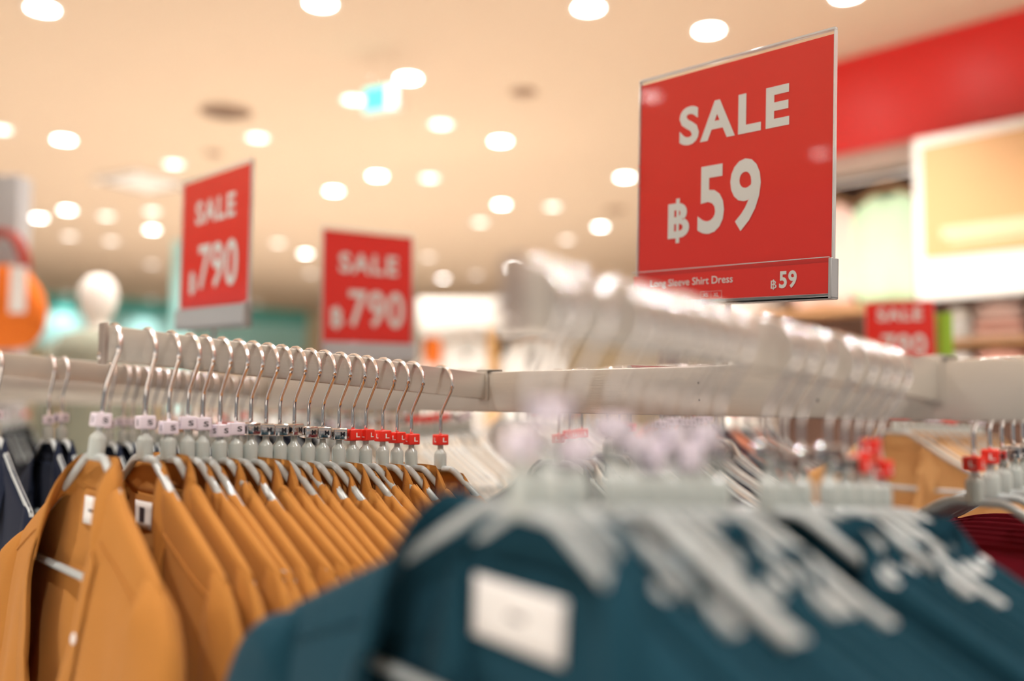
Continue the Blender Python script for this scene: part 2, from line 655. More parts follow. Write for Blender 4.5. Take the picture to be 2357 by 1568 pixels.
def make_garment(name, label, cat, m, seed=0, nk=0.066, sw=0.20, L=0.85, tf=0.0065, tb=0.0065, fold=0.003, collar=True,
                 vdepth=0.26, drop=0.0, tag_size=None, sleeve_out=0.0, square=False, detail=1, topw=0.046, wide=False):
    rnd = random.Random(seed)
    ph = [rnd.uniform(0, 6.28) for _ in range(8)]
    root = empty(name, label, cat, (0, 0, -5))
    xin_keys = [(0, nk), (0.07, nk * 0.75), (vdepth * 0.6, 0.032), (vdepth, 0.012), (L, 0.010)]
    if not collar:
        xin_keys = [(0, nk), (vdepth * 0.5, nk * 0.8), (vdepth, 0.0), (L, 0.0)]
    if wide:
        xin_keys = [(0, nk), (0.10, nk * 1.10), (0.18, 0.060), (0.26, 0.036), (0.37, 0.014), (L, 0.010)]
    wk = 1.0 if wide else 0.0
    xout_keys = [(0, sw), (0.05, sw - 0.006), (0.12, sw - 0.012), (0.25, sw - 0.004), (L, sw + 0.02)]
    ns = 34 if detail else 16
    nu = 22 if detail else 10

    def foldy(x, s):
        k = min(1.0, s / 0.22)
        return fold * k * (math.sin(46 * x + 7 * s + ph[0]) + 0.6 * math.sin(83 * x - 9 * s + ph[1]) + 0.5 * math.sin(21 * x + ph[2]))

    def front(sg, u, s):
        xi, xo = interp(xin_keys, s), interp(xout_keys, s)
        x = lerp(xi, xo, u)
        z0 = zs(lerp(nk, sw, u)) + (0 if u > 0.1 else drop * (1 - u * 10))
        z = z0 * (1 - 0.55 * min(1, s / 0.4)) - s
        th = (over(s) + (tf - 0.0052) * (1 - math.exp(-s / 0.03))) * math.sqrt(max(0.0, 1 - u ** 6))
        bulge = 0.35 * tf * math.sin(PI * min(1, s / 0.3)) * (1 - u)
        sag = 0.004 * math.sin(60 * s + ph[3] + sg) * math.exp(-((u - 0.05) / 0.12) ** 2) * min(1, s / 0.05)
        return Vector((sg * (x + sag), -th - bulge + foldy(sg * x, s) * (1 - 0.5 * u), z))

    def front_s(t):
        return L * (t ** 1.7)

    bm = nb()
    for sg in (-1, 1):
        grid(bm, lambda a, b: front(sg, b, front_s(a)), ns, nu)

    def back(a, b):
        s = L * (a ** 1.7)
        u = b * 2 - 1
        xo = interp(xout_keys, s)
        x = u * xo
        x0 = u * sw
        ax = abs(x0)
        zn = -0.034 + drop
        if ax < nk:
            q = (ax / nk) ** 4
            z0 = lerp(zn, zs(nk) + drop, q)
            ex = 0.05 * (1 - q)
        else:
            z0 = zs(x0) + drop * max(0, 1 - (ax - nk) / 0.03)
            ex = 0
        z = z0 * (1 - 0.55 * min(1, s / 0.4)) - s
        th = (over(s + ex) + (tb - 0.0052) * (1 - math.exp(-(s + ex) / 0.03))) * math.sqrt(max(0.0, 1 - abs(u) ** 6))
        wr = (0.0012 if collar else 0.0) * math.sin(95 * (z + 0.3 * x * x) + ph[4]) * math.exp(-(x / 0.07) ** 2) * math.exp(-((s - 0.04) / 0.05) ** 2)
        return Vector((x, th + foldy(x, s) * (1 - 0.5 * abs(u)) + wr, z))
    grid(bm, back, ns, nu * 2)
    bmesh.ops.remove_doubles(bm, verts=bm.verts[:], dist=0.0002)
    thicken(bm, 0.0010)
    body = link('body', bm, m, root, smooth='full')

    # sleeves
    for sg in (-1, 1):
        so = sleeve_out
        outer = [(sw - 0.022, zs(sw) + 0.008), (sw - 0.004, zs(sw) - 0.001), (sw + 0.018 + so * 0.3, -0.118), (sw + 0.036 + so * 0.7, -0.150),
                 (sw + 0.050 + so, -0.215), (sw + 0.056 + so * 1.1, -0.34), (sw + 0.060 + so * 1.1, -0.62)]
        inner = [(sw - 0.026, zs(sw) + 0.004), (sw - 0.030, -0.118), (sw - 0.034, -0.150), (sw - 0.038, -0.185), (sw - 0.036, -0.25), (sw - 0.03, -0.36), (sw - 0.02, -0.62)]
        n = 22
        oo = catmull(outer, n)
        ii = catmull(inner, n)
        bm = nb()
        rings = []
        for k in range(n + 1):
            o_, i_ = Vector((oo[k][0], 0, oo[k][1])), Vector((ii[k][0], 0, ii[k][1]))
            c = (o_ + i_) / 2
            h = (o_ - i_) / 2
            b = lerp(0.004, tf * 1.15 + 0.002, min(1, k / 6))
            ring = []
            for q in range(20):
                an = 2 * PI * q / 20
                fy = 0.0016 * math.sin(3 * an + 0.35 * k + ph[5] + sg) + 0.001 * math.sin(7 * an + ph[6])
                v = c + h * math.cos(an) + Vector((0, b * math.sin(an) + fy * min(1, k / 6), 0))
                v.y -= 0.002 * min(1, k / 6)
                v.x *= sg
                ring.append(bm.verts.new(v))
            rings.append(ring)
        for A, B in zip(rings, rings[1:]):
            for q in range(20):
                bm.faces.new((A[q], A[(q + 1) % 20], B[(q + 1) % 20], B[q]))
        bm.faces.new(rings[0])
        bmesh.ops.recalc_face_normals(bm, faces=bm.faces[:])
        link('sleeve', bm, m, root, smooth='full')

    if collar:
        zn = zs(nk) + drop
        yf, yb = tf, tb
        def keys(sg):
            B = [(0, yb + 0.0005, -0.036 + drop), (sg * nk * 0.62, yb * 0.8, -0.035 + drop), (sg * nk, 0.0, zn - 0.003), (sg * nk * (0.86 + 0.20 * wk), -yf * 0.9, zn - 0.045), (sg * nk * (0.70 + 0.39 * wk), -yf * 1.2, zn - 0.085)]
            T = [(0, yb + 0.001, 0.001 + drop), (sg * topw * 0.75, yb * 0.8, 0.001 + drop), (sg * topw, 0.0, -0.003 + drop), (sg * (topw + 0.006), -yf * 0.9 - 0.001, -0.028 + drop), (sg * nk * (0.80 + 0.24 * wk), -yf * 1.2 - 0.002, zn - 0.058)]
            O = [(0, yb + 0.005, -0.046 + drop), (sg * nk * 0.75, yb * 0.8 + 0.004, -0.048 + drop), (sg * (nk + 0.012), 0.0, zn - 0.020), (sg * (nk + 0.020), -yf - 0.004, zn - 0.068), (sg * (nk + 0.010 + 0.012 * wk), -yf * 1.2 - 0.005, zn - 0.115)]
            return B, T, O
        bm = nb()
        n = 16
        for sg in (-1, 1):
            B, T, O = keys(sg)
            Bs, Ts, Os = catmull(B, n), catmull(T, n), catmull(O, n)

            def cf(a, b):
                k = round(a * n)
                pb, pt, po = Vector(Bs[k]), Vector(Ts[k]), Vector(Os[k])
                wav = 0.0012 * math.sin(9 * a + ph[7]) * a
                if b <= 0.4:
                    v = pb.lerp(pt, b / 0.4)
                else:
                    w = (b - 0.4) / 0.6
                    v = pt.lerp(po, w)
                    out = Vector((sg * 0.5 * min(1, a * 2), 0.6 if a < 0.4 else -0.5, 0.25))
                    v += out * 0.004 * math.sin(PI * min(1, w * 1.2)) * (1 - 0.3 * w)
                    v.y += wav
                return v
            grid(bm, cf, n, 10)
        bmesh.ops.remove_doubles(bm, verts=bm.verts[:], dist=0.0002)
        thicken(bm, 0.0012)
        link('collar', bm, m, root, smooth='full')
        # plackets and a line of buttons
        for sg in (-1, 1):
            bm = nb()
            grid(bm, lambda a, b: front(sg, b * 0.14, 0.055 + (L - 0.06) * a ** 1.4) + Vector((0, -0.0016 - 0.0004 * (1 - abs(2 * b - 1)), 0)), 30, 4)
            thicken(bm, 0.0008)
            link('placket', bm, m, root, smooth='full')
        if detail:
            for k in range(5):
                s = 0.13 + 0.10 * k
                p = front(1, 0.07, s)
                bm = lathe(nb(), [(0, 0), (0.0048, 0.0), (0.0052, 0.0008), (0.0048, 0.0017), (0.003, 0.0013), (0, 0.0013)], 12)
                for v in bm.verts:
                    v.co = Vector((p.x + v.co.x, p.y - 0.0022 - v.co.z, p.z + v.co.y))
                link('button', bm, M['label'], root)
            for sg in (-1, 1):
                pts = [front(sg, 0.10 + 0.9 * k / 16, 0.040 - 0.012 * (k / 16)) + Vector((0, -0.0006, 0)) for k in range(17)]
                link('yoke_seam', tube(nb(), pts, 0.0012, 5), m, root, smooth='full')
    if tag_size:
        tw, th_, tz = tag_size
        bm = nb()
        s0 = max(0.0, -tz - 0.034)

        def lf(a, b):
            z = tz - a * th_
            x = (b - 0.5) * tw - (0.006 if tw > 0.06 else (0.010 if wide else 0))
            yy = 0.0052 + (tb - 0.0052) * (1 - math.exp(-(0.05 + max(0, -z - 0.034)) / 0.03)) - 0.0028 - 0.0012 * math.sin(2.5 * b + 1) + foldy(x, -z - .034) 
            return Vector((x, yy, z))
        grid(bm, lf, 4, 8)
        thicken(bm, 0.0006)
        lb = link('neck_label', bm, M['label'], root, smooth='full')
        lb['label'] = 'white woven neck label'
        bm = nb()
        if square:
            q = 0.0065
            c = lf(0.5, 0.5)
            box(bm, c.x - q, c.x + q, c.y - 0.0012, c.y - 0.0007, c.z - q * 1.15, c.z + q * 1.15)
        else:
            c = lf(0.5, 0.5)
            box(bm, c.x - 0.006, c.x + 0.006, c.y - 0.0010, c.y - 0.0007, c.z - 0.0012, c.z + 0.0012)
        link('label_print', bm, M['label_ink'], lb, smooth=False)
    return root


def place_garment(src, X, Y, ztop, rz, label, group, used, dz=0.0, scale=None, lean=0.0, roll=0.0):
    loc = (X - HANG_DZ * math.sin(roll), Y - HANG_DZ * math.sin(lean), ztop - HANG_DZ * math.cos(lean) * math.cos(roll) + dz)
    if src.name not in used:
        used.add(src.name)
        src.location = loc
        src.rotation_euler = (-lean, roll, rz)
        src['label'] = label
        src['group'] = group
        if scale:
            src.scale = scale
        return src
    return dup(src, loc, (0, 0, rz), label, group, scale)


USED = set()
SZ = {'S': 'lilac S', 'M': 'chrome M', 'L': 'red L'}

# ---- tan shirts on the middle arm
TAN_PX = [228, 334, 388, 432, 466, 506, 543, 577, 612, 644, 677, 710, 743, 780, 812, 842, 881, 914, 947, 1014]
TAN_S = 'SSSSSSSMMMMMMMLLLLLL'
tan_front = make_garment('long_sleeve_shirt', 'x', 'shirt', M['tan'], 3, tf=0.015, tb=0.010, fold=0.006, tag_size=(0.040, 0.027, -0.040), sw=0.204, nk=0.075, topw=0.053, wide=True, sleeve_out=0.012)
tan_second = make_garment('long_sleeve_shirt', 'x', 'shirt', M['tan'], 5, tf=0.0095, tb=0.0075, fold=0.004, drop=-0.004, tag_size=(0.044, 0.027, -0.045), square=True, wide=True)
tan_kinds = [make_garment('long_sleeve_shirt', 'x', 'shirt', M['tan'], 11 + k, tag_size=(0.044, 0.027, -0.045), square=True,
                          fold=0.0028, nk=0.064 + 0.004 * k, topw=0.043 + 0.004 * k, drop=(-0.001, -0.006, 0.001, -0.008)[k]) for k in range(4)]
rnd = random.Random(4)
XA = ARM_XS['A']
for i, (p, s) in enumerate(zip(TAN_PX, TAN_S)):
    Y = on_x(p, 1000, XA).y
    if i == 0:
        Y = 0.334
    rz = rnd.uniform(-0.03, 0.03)
    ln = math.radians(6.5) if i == 0 else 0.0
    zt = arm_top(Y)
    place = 'nearest the open end of the middle arm' if i == 0 else ('last before the crossbar on the middle arm' if i == 19 else
                                                              ORD[i] + ' from the open end of the middle arm')
    hang(s, XA, Y, zt, rz, 'grey hanger with %s marker, %s' % (SZ[s], place), 'hangers on the middle arm', lean=ln)
    g = tan_front if i == 0 else (tan_second if i == 1 else tan_kinds[(i * 3 + i // 4) % 4])
    place_garment(g, XA, Y, zt, rz, ('tan shirt with white neck label, ' if i < 2 else 'tan collared shirt, ') + place, 'tan shirts', USED,
                  dz=rnd.uniform(-0.0005, 0.0025) if i > 1 else 0, lean=ln)

# ---- teal dresses on the near right arm
TEAL_PX = [1275, 1341, 1403, 1484, 1528, 1573, 1613, 1653, 1689, 1729, 1839, 1878, 1916, 1978, 2015, 2044, 2069, 2094]
TEAL_S = 'SSSSSSSSSMMMMMMLLL'
teal_front = make_garment('shirt_dress', 'x', 'dress', M['teal'], 21, tf=0.022, tb=0.012, fold=0.004, tag_size=(0.068, 0.034, -0.043), sw=0.218,
                          nk=0.085, topw=0.070, sleeve_out=0.03, wide=True)
teal_kinds = [make_garment('shirt_dress', 'x', 'dress', M['teal'], 31 + k, tf=0.0068, tb=0.0068, fold=0.003, sw=0.212,
                           nk=nk_, topw=tw_, drop=dr_, sleeve_out=0.02)
              for k, (nk_, tw_, dr_) in enumerate([(0.078, 0.062, -0.006), (0.100, 0.088, -0.034), (0.090, 0.074, -0.016), (0.074, 0.056, -0.002)])]
XB = ARM_XS['B']
for i, (p, s) in enumerate(zip(TEAL_PX, TEAL_S)):
    Y = max(0.328, on_x(p, 1000, XB + 0.024).y)
    rl = math.radians(4.5) if i == 0 else 0.0
    if i == 0:
        Y = 0.338
    rz = rnd.uniform(-0.04, 0.04)
    zt = arm_top(Y)
    place = 'nearest the lens on the right-hand arm' if i == 0 else ('last before the crossbar on the right-hand arm' if i == 17 else
                                                             ORD[i] + ' from the near end of the right-hand arm')
    hang(s, XB, Y, zt, rz, 'grey hanger with %s marker, %s' % (SZ[s], place), 'hangers on the right-hand arm',
         slide=(0.0, 0.018, -0.002, 0.012, 0.004, -0.004, 0.010, -0.003, 0.012, 0.001, 0.004, -0.003, 0.002, 0.006, -0.002, 0.000, 0.013, -0.003)[i], roll=rl)
    place_garment(teal_front if i == 0 else teal_kinds[(i * 3 + i // 4) % 4], XB, Y, zt, rz,
                  ('dark teal dress with large white neck label, ' if i == 0 else 'dark teal dress, ') + place, 'teal dresses', USED, roll=rl)

# ---- navy garments on the left arm
C_PX = [-10, 111, 141, 250, 283, 305, 330, 352, 374, 396, 418, 440, 462, 484, 506, 528, 552, 576]
C_S = 'SSSSSSSSMMMMMMLLLL'
navy_kinds = [make_garment('long_sleeve_shirt', 'x', 'shirt', M['navy'], 41 + k, sw=0.195, fold=0.003, detail=0) for k in range(2)]
XC = ARM_XS['C']
for i, (p, s) in enumerate(zip(C_PX, C_S)):
    Y = on_x(p, 1000, XC).y
    rz = rnd.uniform(-0.04, 0.04)
    zt = arm_top(Y)
    place = ORD[i] + ' from the near end of the left arm'
    hang(s, XC, Y, zt, rz, 'grey hanger with %s marker, %s' % (SZ[s], place), 'hangers on the left arm')
    place_garment(navy_kinds[i % 2], XC, Y, zt, rz, 'dark navy garment, ' + place, 'navy garments on the left arm', USED)

# ---- behind the crossbar
maroon_kinds = [make_garment('blouse', 'x', 'blouse', M['maroon'], 51 + k, sw=0.19, nk=0.105, collar=False, vdepth=0.22, fold=0.005, drop=-0.012, detail=1) for k in range(2)]
navyb = make_garment('jacket', 'x', 'jacket', M['navy'], 61, sw=0.19, nk=0.07, fold=0.004, detail=0)
cream_kinds = [make_garment('jacket', 'x', 'jacket', M['cream'], 63 + k, sw=0.19, nk=0.07, fold=0.004, detail=0) for k in range(2)]
blackj = make_garment('jacket', 'x', 'jacket', M['black'], 66, sw=0.19, nk=0.07, fold=0.004, detail=0)


def back_row(X, pxs, sizes, kinds, names, where, group, zfn=lambda Y: arm_top(Y, True), cats=None):
    for i, (p, s) in enumerate(zip(pxs, sizes)):
        Y = on_x(p, 1000, X).y
        rz = rnd.uniform(-0.06, 0.06) + (PI if False else 0)
        zt = zfn(Y)
        place = '%s %s' % (ORD[i], where)
        hang(s, X, Y, zt, rz, 'grey hanger with %s marker, %s' % (SZ[s], place), 'hangers ' + where)
        k = i % len(kinds)
        place_garment(kinds[k], X, Y, zt, rz, '%s, %s' % (names[k], place), group, USED)


back_row(XB, [2240, 2278, 2306, 2332, 2354, 2380, 2405, 2430], 'LLMMMMSS', maroon_kinds, ['dark red blouse', 'dark red blouse'],
         'behind the crossbar at the right edge', 'dark red blouses')
back_row(XA, [1285, 1312, 1338, 1400, 1425, 1448, 1520, 1545, 1568, 1590, 1612, 1630], 'LLLMMLSSSSSS',
         [navyb, cream_kinds[0]], ['navy jacket', 'cream jacket'], 'behind the crossbar beneath the big sign', 'jackets behind the crossbar')
back_row(XC, [760, 800, 840, 868, 896, 924, 940, 954, 968, 982, 996, 1010, 1024, 1042, 1060, 1078], 'SSMMMMLLLLLLLMSS',
         cream_kinds, ['cream jacket', 'cream jacket'], 'behind the crossbar by the tan shirts', 'cream jackets behind the crossbar')
back_row(ARM_XS['D'], [420, 470, 510, 560, 610, 650, 700], 'SSLLMMM', [blackj, navyb], ['black jacket', 'navy jacket'],
         'behind the crossbar below the left sign', 'dark jackets behind the crossbar')
back_row(-3.35, [10, 35, 58], 'SML', [blackj], ['black jacket'], 'behind the crossbar at the left edge', 'black jackets at the left edge')
#@@PART2
# ------------------------------------------------------------------ a second rack further back
make_rack('second brushed metal rack further back, behind the maroon and camel clothes', -5.3, 0.3, 2.35, 1.331,
          [-0.887, -1.49, -2.09, -2.69, -3.29, -3.89, -4.49], [], [-5.27, 0.27], sf=0.05)
camel_kinds = [make_garment('long_sleeve_shirt', 'x', 'shirt', M['camel'], 71 + k, sw=0.20, detail=0) for k in range(2)]
coral_k = make_garment('long_sleeve_shirt', 'x', 'shirt', M['coral'], 75, detail=0)
white_kinds = [make_garment('jacket', 'x', 'jacket', M['white'], 76 + k, detail=0) for k in range(2)]
pink_k = make_garment('blouse', 'x', 'blouse', M['rose'], 79, detail=0)


def z2(Y):
    return 1.3295 + 0.05 * (2.34 - Y)


def row2(X, n, sizes, kinds, names, where, group, y0=1.88):
    for i in range(n):
        Y = y0 + 0.44 * i / max(1, n - 1) * (1 if n > 6 else 0.8)
        place = '%s %s' % (ORD[i], where)
        hang(sizes[i % len(sizes)], X, Y, z2(Y), rnd.uniform(-.06, .06), 'grey hanger, ' + place, 'hangers ' + where)
        k = i % len(kinds)
        place_garment(kinds[k], X, Y, z2(Y), rnd.uniform(-.06, .06), names[k] + ', ' + place, group, USED)


row2(-0.887, 12, 'LLMMSS', camel_kinds, ['camel shirt', 'camel shirt'], 'between the teal and maroon clothes', 'camel shirts')
row2(-1.49, 8, 'SML', [coral_k, navyb], ['coral shirt', 'navy jacket'], 'far behind the teal hangers', 'coral and navy clothes')
row2(-2.09, 8, 'SSL', white_kinds, ['white jacket', 'white jacket'], 'far behind the last tan shirts', 'white jackets far back')
row2(-2.69, 6, 'LSM', [pink_k, white_kinds[0]], ['pale pink blouse', 'white jacket'], 'far behind the tan shirts', 'pale clothes far back')
row2(-3.29, 6, 'LSM', [white_kinds[1], blackj], ['white jacket', 'black jacket'], 'far behind the navy clothes', 'clothes far back on the left')
row2(-3.89, 6, 'LSM', white_kinds, ['white jacket', 'white jacket'], 'far back at the left', 'white jackets far back on the left')
row2(-4.49, 6, 'LSM', [pink_k, white_kinds[1]], ['pale pink blouse', 'white jacket'], 'far back at the left edge', 'pale clothes at the left edge')


# ------------------------------------------------------------------ sale signs
def put_baht(bm, x0, x1, z0, z1, y, bold=0.03):
    h = z1 - z0
    put_text(bm, 'B', x0, x1, z0, z1, y, bold)
    c = lerp(x0, x1, 0.46)
    w = (x1 - x0) * 0.085
    put_rect(bm, c - w, c + w, z1 - 0.005 * h, z1 + 0.13 * h, y - 0.0006)
    put_rect(bm, c - w, c + w, z0 - 0.14 * h, z0 + 0.005 * h, y - 0.0006)
    put_rect(bm, c - w * 0.75, c + w * 0.75, z0, z1, y - 0.0008)


def make_sign(label, loc, rz, W=0.30, price='59', tilt=0.0, layout=None, grey_back=False, post_z=0.1, scale=1.0, small=None, arm_back=0.0):
    """origin at the bottom centre of the ticket tray"""
    root = empty('sale_sign', label, 'sign', loc, rz, 'sale signs on the racks')
    root.rotation_euler = (0, tilt, rz)
    root.scale = (scale,) * 3
    h = W / 2
    H = 0.322
    link('card', box(nb(), -h + 0.003, h - 0.003, -0.001, 0.001, 0.004, H - 0.008), M['sign_red'], root, smooth=False)
    card = root.children[0]
    L = layout
    bm = nb()
    put_text(bm, 'SALE', L['sale'][0], L['sale'][1], L['sale'][2], L['sale'][3], -0.0012, 0.034)
    link('headline_lettering', bm, M['white_ink'], card, smooth=False)['label'] = 'white word SALE'
    bm = nb()
    put_text(bm, price, L['num'][0], L['num'][1], L['num'][2], L['num'][3], -0.0012, 0.022)
    put_baht(bm, L['baht'][0], L['baht'][1], L['baht'][2], L['baht'][3], -0.0012)
    link('price_lettering', bm, M['white_ink'], card, smooth=False)['label'] = 'white baht price ' + price
    # clear acrylic sleeve
    link('clear_sleeve', box(nb(), -h, h, -0.0035, -0.0022, 0.0, H), M['acrylic'], root, smooth=False)
    bm = nb()
    box(bm, -h, h, -0.0036, 0.0030, H - 0.003, H, 0.0008, 2)
    box(bm, h - 0.002, h, -0.0036, 0.0030, 0.04, H - 0.003, 0.0005, 1)
    box(bm, -h, -h + 0.002, -0.0036, 0.0030, 0.04, H - 0.003, 0.0005, 1)
    link('sleeve_edge', bm, M['acrylic_edge'], root)
    # thumb notch
    if price == '59':
        pts = [(-h + 0.0005 + 0.011 * math.sin(PI * k / 12), -0.0039, 0.184 + 0.0145 * math.cos(PI * k / 12)) for k in range(13)]
        link('thumb_notch', tube(nb(), pts, 0.0005, 6), M['redcap'], root)
    # ticket tray
    bm = nb()
    box(bm, -h, h + 0.003, 0.002, 0.005, 0.0, 0.045, 0.0006, 1)
    box(bm, -h, h + 0.003, -0.012, 0.005, -0.0035, 0.0, 0.0008, 1)
    box(bm, -h, h + 0.003, -0.012, -0.0105, -0.003, 0.003, 0.0004, 1)
    box(bm, h - 0.001, h + 0.003, -0.0125, 0.005, -0.003, 0.045, 0.0006, 1)
    tr = link('ticket_tray', bm, M['tray'], root)
    if grey_back:
        link('tray_front', box(nb(), -h, h, -0.012, -0.0105, 0.0, 0.042, 0.0005, 1), M['tray'], root)
    else:
        bm = box(nb(), -h + 0.001, h - 0.001, -0.0095, -0.0085, 0.001, 0.040)
        tk = link('ticket', bm, M['sign_red'], root, smooth=False)
        bm = nb()
        put_text(bm, 'Long Sleeve Shirt Dress', -0.118, 0.016, 0.0205, 0.0335, -0.0096, 0.006)
        put_text(bm, '59', 0.083, 0.107, 0.012, 0.0335, -0.0096, 0.03)
        put_baht(bm, 0.0715, 0.0795, 0.0125, 0.0225, -0.0096, 0.0)
        put_text(bm, 'XS', -0.030, -0.022, 0.0065, 0.0115, -0.0096, 0.0)
        put_text(bm, 'XL', -0.013, -0.005, 0.0065, 0.0115, -0.0096, 0.0)
        for x in (-0.034, -0.0175):
            for a in ((x, x + 0.0003, 0.004, 0.014), (x + 0.0165, x + 0.0168, 0.004, 0.014), (x, x + 0.0165, 0.004, 0.0043), (x, x + 0.0165, 0.0137, 0.014)):
                put_rect(bm, *a, -0.0099)
        link('ticket_lettering', bm, M['white_ink'], tk, smooth=False)
        link('ticket_window', box(nb(), -h, h, -0.0120, -0.0110, -0.002, 0.046), M['acrylic'], root, smooth=False)
        bm = box(nb(), -h, h, -0.0121, -0.0105, 0.0455, 0.0465)
        link('ticket_window_rim', bm, M['acrylic_edge'], root, smooth=False)
    # post
    pts = [(0, 0.0035, 0.0), (0, 0.0035, -post_z)] if not arm_back else \
        [(0, 0.0035, 0.0), (0, 0.0035, -post_z + 0.02), (0, -0.003, -post_z + 0.006), (0, -0.02, -post_z), (0, -arm_back, -post_z)]
    link('post', tube(nb(), pts, 0.004, 10), M['chrome'], root)
    return root


lay59 = dict(sale=(-0.079, 0.089, 0.2150, 0.2680), num=(-0.0465, 0.0500, 0.0900, 0.1830), baht=(-0.0960, -0.0600, 0.0900, 0.1380))
lay790 = dict(sale=(-0.090, 0.092, 0.218, 0.268), num=(-0.070, 0.108, 0.080, 0.175), baht=(-0.112, -0.082, 0.075, 0.118))
s59 = make_sign('large red sale sign priced 59 above the crossbar on the right', (-0.7015, 1.02, 1.421), 0, 0.30, '59',
                math.radians(1.9), lay59, post_z=0.09, arm_back=0.19)
s790 = make_sign('leftmost red sale sign priced 790, nearer of the two', (-1.808, 0.83, 1.437), 0, 0.318, '790', math.radians(1.4), lay790,
                 grey_back=True, post_z=0.105)
p = at(744, 816, 2.42)
q = Vector((0.160, 0.987, 0))
lay3 = dict(sale=(-0.078, 0.080, 0.212, 0.262), num=(-0.052, 0.098, 0.080, 0.172), baht=(-0.098, -0.066, 0.078, 0.125))
s3 = make_sign('red sale sign priced 790 in the middle, turned sideways', (p.x + q.x * 0.125, p.y + q.y * 0.125, p.z - 0.012), math.radians(80.8), 0.245, '790',
               0, lay3, grey_back=True, post_z=p.z - 1.347, scale=1.08)
p = on_y(2072, 812, 2.35)
s4 = make_sign('small red sale sign in front of the wall shelves at the right', (p.x, 2.35, 1.345), math.radians(25), 0.27, '790', 0,
               dict(sale=(-0.085, 0.087, 0.235, 0.288), num=(-0.07, 0.10, 0.09, 0.18), baht=(-0.115, -0.085, 0.09, 0.13)), grey_back=True, post_z=0.012, scale=0.62)
p = on_y(2165, 760, 2.40)
gc = empty('promotion_card', 'bright green card standing beside the small sale sign', 'card', (p.x, 2.40, 1.333))
link('card', box(nb(), -0.03, 0.03, -0.002, 0.002, 0.008, 0.175, 0.001, 1), mat('green_card', (0.30, 0.52, 0.04), rough=0.5), gc)
link('stand', box(nb(), -0.012, 0.012, -0.008, 0.008, 0, 0.010, 0.001, 1), M['acrylic_edge'], gc)

# ------------------------------------------------------------------ downlights
LIGHTS = [(98, 20, 1), (738, 8, 1), (1355, 18, 1), (1632, 70, 1), (940, 180, 1), (1152, 325, 1), (868, 405, 1), (1438, 408, 1), (1154, 471, 1),
          (1382, 522, 1), (768, 440, 1), (593, 317, 0), (147, 322, 1), (155, 484, 1), (90, 502, 1), (1020, 641, 1), (703, 584, 1), (350, 529, 1),
          (1180, 618, 1), (1950, -12, 1), (0, 298, 0), (1015, 286, 0), (989, 410, 0), (1272, 476, 0), (1105, 512, 0), (815, 230, 0), (400, 378, 0),
          (986, 592, 0), (1305, 552, 0), (1097, 633, 0), (350, 609, 0), (350, 690, 0), (158, 678, 0), (256, 555, 0), (160, 544, 0), (669, 720, 0),
          (590, 700, 0), (715, 630, 0), (350, 487, 0), (640, 560, 0), (245, 498, 0), (1235, 690, 0)]
DIMCOL = 0


def make_light(kind):
    bright = kind == 1
    root = empty('ceiling_light', 'x', 'light', (0, 0, -9), 0, 'round ceiling downlights')
    bm = lathe(nb(), [(0.070, 0.0), (0.070, -0.006), (0.082, -0.008), (0.088, -0.004), (0.088, 0.0)], 32)
    link('trim_ring', bm, M['lampring'], root)
    bm = lathe(nb(), [(0, -0.003), (0.070, -0.003)], 32)
    bmesh.ops.recalc_face_normals(bm, faces=bm.faces[:])
    link('lens', bm, M['lamp' if bright else 'lamp_far'], root)
    ld = bpy.data.lights.new('lamp_beam', 'SPOT')
    ld.energy = LAMP * (1.0, 1.0, 0.45)[kind]
    ld.color = (1.0, 0.965, 0.92)
    ld.spot_size = math.radians(118)
    ld.spot_blend = 0.9
    ld.shadow_soft_size = 0.025
    lo_ = bpy.data.objects.new('lamp_beam', ld)
    COL.objects.link(lo_)
    lo_.parent = root
    lo_.location = (0, 0, -0.03)
    return root


LP = {0: make_light(0), 1: make_light(1), 2: make_light(2)}
ufl = {0: False, 1: False, 2: False}


def add_light(x, y, b, label):
    if not ufl[b]:
        ufl[b] = True
        LP[b].location = (x, y, CEIL)
        LP[b]['label'] = label
    else:
        dup(LP[b], (x, y, CEIL), (0, 0, 0), label)


LORD = sorted(range(len(LIGHTS)), key=lambda i: LIGHTS[i][0])
for n, i in enumerate(LORD):
    px_, py_, b = LIGHTS[i]
    if py_ > 655:
        b = 2
    v = on_z(px_, py_, CEIL - 0.003)
    row = 'top' if py_ < 200 else ('upper' if py_ < 420 else ('middle' if py_ < 580 else 'lowest'))
    if n < 25:
        lab = '%s round ceiling light in the %s rows, %s from the left of all' % ('bright' if b == 1 else 'dim', row, ORD[n])
    else:
        lab = '%s round ceiling light in the %s rows, %s from the right of all' % ('bright' if b == 1 else 'dim', row, ORD[len(LIGHTS) - 1 - n])
    add_light(v.x, v.y, b, lab)
# the same lights over and behind the viewer, outside the picture
Fh = Vector((-math.sin(YAW), math.cos(YAW), 0))
for ix in range(-4, 4):
    for iy in range(-3, 3):
        x, y = ix * 2.2 + 0.5, iy * 2.2 + 1.6
        d = x * Fh.x + y * Fh.y
        if d < 4.2 and -6.5 < x < 6.6 and y < 5.0:
            add_light(x, y, 1, 'round ceiling light over the aisle, above the picture')


